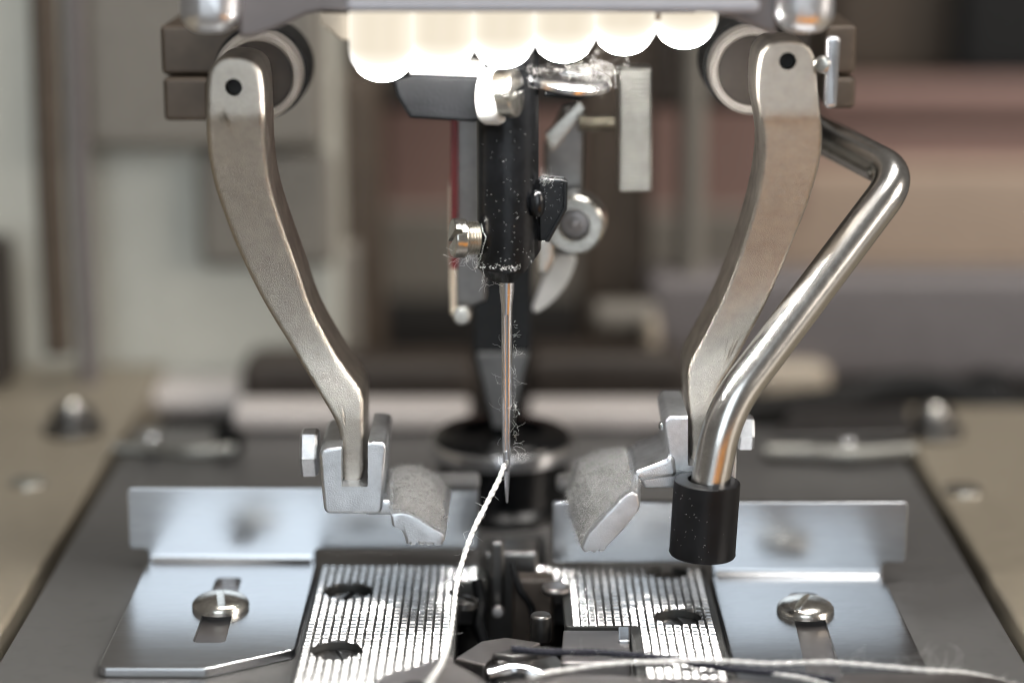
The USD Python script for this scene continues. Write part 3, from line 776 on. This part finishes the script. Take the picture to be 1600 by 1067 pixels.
# ================================================================== NEEDLE BAR, NEEDLE AND FITTINGS
bx_ = P(795.5, 300, 0)[0]
zb, zt_ = P(795, 436, 0)[2], P(795, -40, 0)[2]
barm = man(lathe([(0, 0), (2.2, 0), (2.45, .1), (3.42, 1.35), (3.42, 1.6), (3.42, zt_ - zb), (0, zt_ - zb)], (bx_, 0, zb), (0, 0, 1), 72))
cutb = man(trimesh.creation.box([8, 12, 6])).rotate([0, 41, 0]).translate([bx_ + 4.75, -1.0, zb - 1.15])
cut2 = man(trimesh.creation.box([2, 10, 60])).translate([bx_ + 4.1, -3.4, zb + 36])
nb = Thing('needle_bar', 'glossy black needle bar speckled with lint above the needle', 'needle bar', (bx_, 0, zb))
nb.part('bar', barm - cutb - cut2, M['black'], 35)
def screwhead(at, d, r, h, ang, slotw=.35, m='nickel'):
    s = man(cyl(np.zeros(3), (0, 0, 1), r, h, .25, 40)) - man(trimesh.creation.box([2 * r + 1, slotw * 2, 1.4])).rotate([0, 0, ang]).translate([0, 0, h])
    u, w, dd_ = frame_of(d)
    me = tm(s); me.vertices = np.array(me.vertices) @ np.stack([u, w, dd_]) + at
    if me.volume < 0: me.invert()
    return me
at = P(748, 372, -1.2)
v = [(0, 0)]
for k in range(5): v += [(1.55, .3 * k), (1.8, .3 * k + .15)]
v += [(1.55, 1.5), (0, 1.5)]
st = nb.part('set_screw', lathe(v, at, (-1, -.25, .05), 40), M['nickel'], 20)
nb.part('screw_head', screwhead(at + np.array([-1.4, -.35, .07]), (-1, -.25, .05), 2.1, 1.45, 30), M['nickel'], 35, parent=st)
# thread clip on the right
cl = nb.part('thread_clip', front([(840, 283), (846, 278), (884, 280), (885, 326), (858, 376), (842, 378)], -1.2, 1.6, .22, .25), M['black'])
nb.part('clip_fold', front([(880, 281), (887, 284), (886, 328), (858, 379), (850, 378), (880, 325)], -2.2, 1.2, .25, .15), M['black'], parent=cl)
nb.part('clip_knob', trimesh.creation.icosphere(3, 1.0).apply_scale([.8, .8, 1.5]).apply_translation(P(840, 318, -2.6)), M['black'], True, parent=cl)
# clamp at the top
ck = Thing('bar_clamp', 'black clamp on the needle bar with a big slotted screw, under the lamp', 'clamp', P(690, 190, -4))
ck.part('jaw', front([(612, 126), (640, 116), (748, 120), (754, 140), (752, 188), (742, 192), (640, 185), (620, 152)], -4.6, 7, .5, .5), M['blackmatt'])
ck.part('cap', front([(632, 98), (756, 98), (757, 121), (640, 118)], -4.4, 6, .5, .5), M['pale'])
ck.part('collar', lathe([(0, 0), (2.75, 0), (2.95, .3), (2.95, 1.6), (2.7, 2.0), (0, 2.0)], P(757, 150, -3.6), (.93, -.3, 0)), M['pale'])
ck.part('screw', screwhead(P(775, 146, -4.3), (.93, -.33, .06), 2.5, 2.3, 8, .3), M['nickel'], 35)
# take-up guide with fluff
at = P(888, 128, 0.5)
ug = Thing('thread_guide', 'silver thread guide ring with white fluff, right of the clamp', 'thread guide', at)
ring = lathe([(1.2, 0), (4.0, -.1), (4.5, .2), (4.6, .7), (4.3, 1.2), (3.9, 1.35), (1.2, 1.2)], at + [0, 0, -.4], (.12, -.12, 1), 56)
ug.part('ring', ring, M['chrome'], 40)
ug.part('under_plate', front([(846, 143), (935, 138), (930, 152), (905, 157), (848, 151)], -2, 5, .3, .3), M['black'])

# needle
nz0, nz1 = P(790, 787, 0)[2], P(791, 430, 0)[2]
nxx = P(792, 600, 0)[0]
zr = lambda row: P(792, row, 0)[2]
prof = [(0, zr(787)), (.10, zr(784)), (.2, zr(770)), (.32, zr(745)), (.42, zr(725)), (.52, zr(700)), (.57, zr(650)), (.57, zr(490)), (.62, zr(476)), (.78, zr(455)), (.78, nz1), (0, nz1)]
nd = man(lathe([(r, z - nz0) for r, z in prof], (0, 0, 0), (0, 0, 1), 32))
gro = man(cyl((-.08, -.62, zr(704) - nz0), (0, 0, 1), .24, zr(490) - zr(704), .1, 20))
eye = man(box(-.17, .17, -2, 2, zr(735) - nz0, zr(716) - nz0, .1))
scarf = man(trimesh.creation.box([1, 2, zr(635) - zr(745)])).translate([.86, 0, zr(690) - nz0])
ndt = Thing('needle', 'thin steel sewing needle hanging point down in the middle', 'needle', (nxx, 0, nz0))
me = tm(nd - gro - eye - scarf); me.vertices = np.array(me.vertices) + [nxx, 0, nz0]
ndt.part('shaft', me, M['needle'], 30)

# ================================================================== THREADS
wp = spline([P(792, 722, .9), P(789, 726, .1), P(786, 732, -.8), P(780, 748, -1.4), P(768, 772, -2.2), P(752, 803, -3.6), P(738, 832, -5.2), P(725, 868, -7.2), P(715, 905, -9.3), P(710, 940, -11.5), P(706, 975, -13.6), P(700, 1008, -17.6), P(690, 1036, -23.8), P(678, 1056, -27.2), P(664, 1080, -30)], 14)
th = Thing('white_thread', 'white twisted thread hanging from the needle eye to the bottom edge', 'thread', wp[-1])
mesh_, qq = plies(wp, .31, 1.7, 2, 9, fray=lambda s: 1 + 1.3 * np.clip((s - .88) / .12, 0, 1))
th.part('strands', mesh_, M['thread'], True)
th.hairs('fibres', fuzz(qq, .33, 90, 1.3) + fuzz(qq[120:300], .33, 7, 4.0, .9, (1.0, 0, 0)), .018, M['fluff'])
lw = spline([P(812, 1075, -22.5), G(840, 1054, 3.2), G(890, 1045, 3.2), G(950, 1037, 3.3), G(1030, 1032.5, 3.3), G(1120, 1031.5, 3.3), G(1200, 1036, 3.2), G(1290, 1034, 3.2), G(1380, 1041, 3.1), G(1450, 1047, 3.0), G(1490, 1049, 2.4), G(1540, 1056, 1.6), G(1600, 1072, 1.2)], 14)
tw = Thing('looper_thread', 'white thread running along the bottom right from the looper', 'thread', lw[-1])
mesh_, q2 = plies(lw, .23, 2.6, 2, 9)
tw.part('strands', mesh_, M['thread'], True)
tw.hairs('fibres', fuzz(q2, .23, 240, .8, 1.2, (0, 0, .6)) + fuzz(q2[300:420], .36, 26, 3.4, 1.0, (0, 0, 2.0)), .016, M['fluff'])
lw2 = spline([G(1120, 1040, 2.6), G(1200, 1051, 2.4), G(1260, 1060, 2.6), G(1310, 1075, 2.6)], 14)
mesh_, q4 = plies(lw2, .2, 2.2, 2, 7)
solo('loose_thread', mesh_, M['thread'], 'thin loose white strand below the navy cord at the bottom', 'thread', True)
cw = spline([G(800, 1013, 2.9), G(850, 1018, 2.9), G(930, 1019, 2.9), G(1010, 1025, 2.75), G(1060, 1031, 2.55), G(1110, 1040, 2.55), G(1160, 1047, 2.5), G(1220, 1052, 2.4), G(1290, 1060, 2.4), G(1330, 1064, 2.0)], 14)
cg = Thing('navy_cord', 'navy twisted cord running from the looper under the white thread', 'cord', cw[0])
mesh_, q3 = plies(cw, .38, 1.9, 3, 9)
cg.part('strands', mesh_, M['navy'], True)
cg.hairs('fibres', fuzz(q3, .5, 60, 1.2, 1.2, (0, 0, 1)), .014, M['fluff'])

# ================================================================== LOOSE LINT
def surf_bar(row, ang):
    z = P(795, row, -3.4)[2]; a = math.radians(ang)
    n = np.array([math.sin(a), -math.cos(a), 0])
    return np.array([bx_, 0, z]) + n * 3.44, n
cv = []
for _ in range(75):
    p, n = surf_bar(rng.uniform(190, 425), rng.normal(5, 32))
    t = rng.normal(0, 1, 3); t -= n * (t @ n)
    cv.append(wisp(p, t + n * .15, rng.choice([.12, .25, .5], p=[.6, .3, .1]), .8, 5))
for row in np.linspace(408, 424, 6):
    for _ in range(14):
        p, n = surf_bar(419 + rng.normal(0, 2), rng.uniform(-75, 20))
        cv.append(wisp(p, rng.normal(0, 1, 3) + n * .3, .4, 1.4, 5))
nb.hairs('lint_specks', cv, .02, M['fluff'])
cv = [spline([P(752, 350, -3.0), P(755, 362, -3.2), P(759, 372, -3.3), P(755, 385, -3.2), P(752, 398, -3.1), P(745, 408, -2.9)], 5)]
for _ in range(34): cv.append(wisp(P(rng.uniform(707, 748), rng.uniform(392, 412), -1.8), rng.normal(0, 1, 3), rng.uniform(.8, 2.2), 2.2, 12))
for _ in range(10): cv.append(wisp(P(rng.uniform(752, 772), rng.uniform(428, 446), -1.5), (rng.normal(0, .5), 0, -1), rng.uniform(.8, 2.4), 2.4, 12))
make_hairs('/World/screw_lint', cv, .022, M['fluff'], (0, 0, 0), 'tangled white lint fibres round the set screw of the needle bar', 'lint')
cv = []
for _ in range(62):
    r = rng.uniform(500, 705)
    cv.append(wisp(P(803 + rng.normal(0, 1), r, 0), (1.0, rng.normal(0, .5), rng.normal(0, .7)), rng.uniform(.3, 1.9), 1.6, 9))
for _ in range(9):
    r = rng.uniform(450, 690)
    cv.append(wisp(P(783, r, 0), (-1, rng.normal(0, .4), rng.normal(0, .5)), rng.uniform(.4, 2.2), 1.1, 9))
ndt.hairs('lint_fibres', cv, .013, M['fluff'])
cv = []
for _ in range(150):
    cv.append(wisp(P(rng.normal(925, 22), rng.normal(112, 11), -3.6 + rng.uniform(-.4, 1)), (rng.normal(.8, .8), -.4, rng.normal(0, .8)), rng.uniform(.6, 2.4), 2.0, 10))
for _ in range(90):
    cv.append(wisp(P(rng.uniform(832, 930), rng.normal(112, 4), -3.6), rng.normal(0, 1, 3), rng.uniform(.3, .9), 2.0, 7))
for _ in range(12): cv.append(wisp(P(rng.uniform(822, 842), rng.uniform(100, 140), -3.4), rng.normal(0, 1, 3), 1.2, 1.5, 9))
ug.hairs('fluff', cv, .016, M['dustlint'])
cv = []
for _ in range(40): cv.append(wisp(P(rng.uniform(842, 866), rng.uniform(274, 286), -1.6), (rng.normal(0, 1), -.3, rng.normal(.5, .6)), rng.uniform(.3, 1.3), 1.4, 7))
for _ in range(40): cv.append(wisp(P(rng.uniform(846, 882), rng.uniform(284, 350), -1.3), rng.normal(0, 1, 3) * [1, .2, 1], rng.uniform(.1, .4), 1.0, 5))
nb.hairs('clip_lint', cv, .016, M['lint'])
cv = []
for _ in range(45):
    t_, row = rng.normal(0, 1), rng.uniform(755, 860)
    c0 = P(1102 - (row - 750) * .07, row, -6); an_ = math.radians(rng.normal(0, 40))
    n = np.array([math.sin(an_), -math.cos(an_), 0])
    cv.append(wisp(c0 + n * 3.57, rng.normal(0, 1, 3) - n * .3, rng.uniform(.08, .3), .8, 4))
br.hairs('lint_specks', cv, .018, M['fluff'])

# ================================================================== LAMP HOUSING
hy = -9.0
lh = Thing('lamp_head', 'mauve grey lamp housing with chrome ends and a row of glowing lenses', 'lamp', P(800, 30, hy))
lh.part('housing', front([(372, -60), (372, 60), (398, 58), (440, 42), (478, 24), (500, 20), (1110, 20), (1148, 30), (1180, 45), (1215, 58), (1215, -60)], hy, 22, .5, .6), M['mauve'])
lh.part('lip', front([(535, 2), (1190, 2), (1185, 20), (545, 20)], hy - 5.2, 8, .4, .4), M['lip'])
for a0_, a1_ in ((276, 374), (1212, 1310)):
    lh.part('end_post', front([(a0_, -60), (a1_, -60), (a1_, 56), (a0_, 58)], hy - 2.5, 18, 2.2, 2.4), M['post'], 60)
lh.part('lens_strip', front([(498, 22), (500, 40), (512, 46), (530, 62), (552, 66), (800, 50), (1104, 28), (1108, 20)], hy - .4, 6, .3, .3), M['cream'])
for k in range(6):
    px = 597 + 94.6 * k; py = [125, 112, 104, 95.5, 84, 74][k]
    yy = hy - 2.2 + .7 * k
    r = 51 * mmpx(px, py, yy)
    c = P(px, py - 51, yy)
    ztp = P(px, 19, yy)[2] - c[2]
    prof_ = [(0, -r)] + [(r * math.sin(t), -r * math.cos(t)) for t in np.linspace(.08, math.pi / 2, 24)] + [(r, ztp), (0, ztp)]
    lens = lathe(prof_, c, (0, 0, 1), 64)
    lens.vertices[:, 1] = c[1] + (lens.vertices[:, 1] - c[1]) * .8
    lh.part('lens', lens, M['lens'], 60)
tabp = Thing('chrome_tab', 'narrow chrome tab hanging beside the top of the right presser arm', 'tab', P(1300, 170, -4))
tabp.part('tab', front([(1292, 58), (1314, 58), (1308, 168), (1288, 170)], -5, 1.5, .35, .4), M['chrome'])
tabp.part('screw', cyl(P(1286, 100, -4), (-.3, -1, 0), .9, 1, .3), M['nickel'])
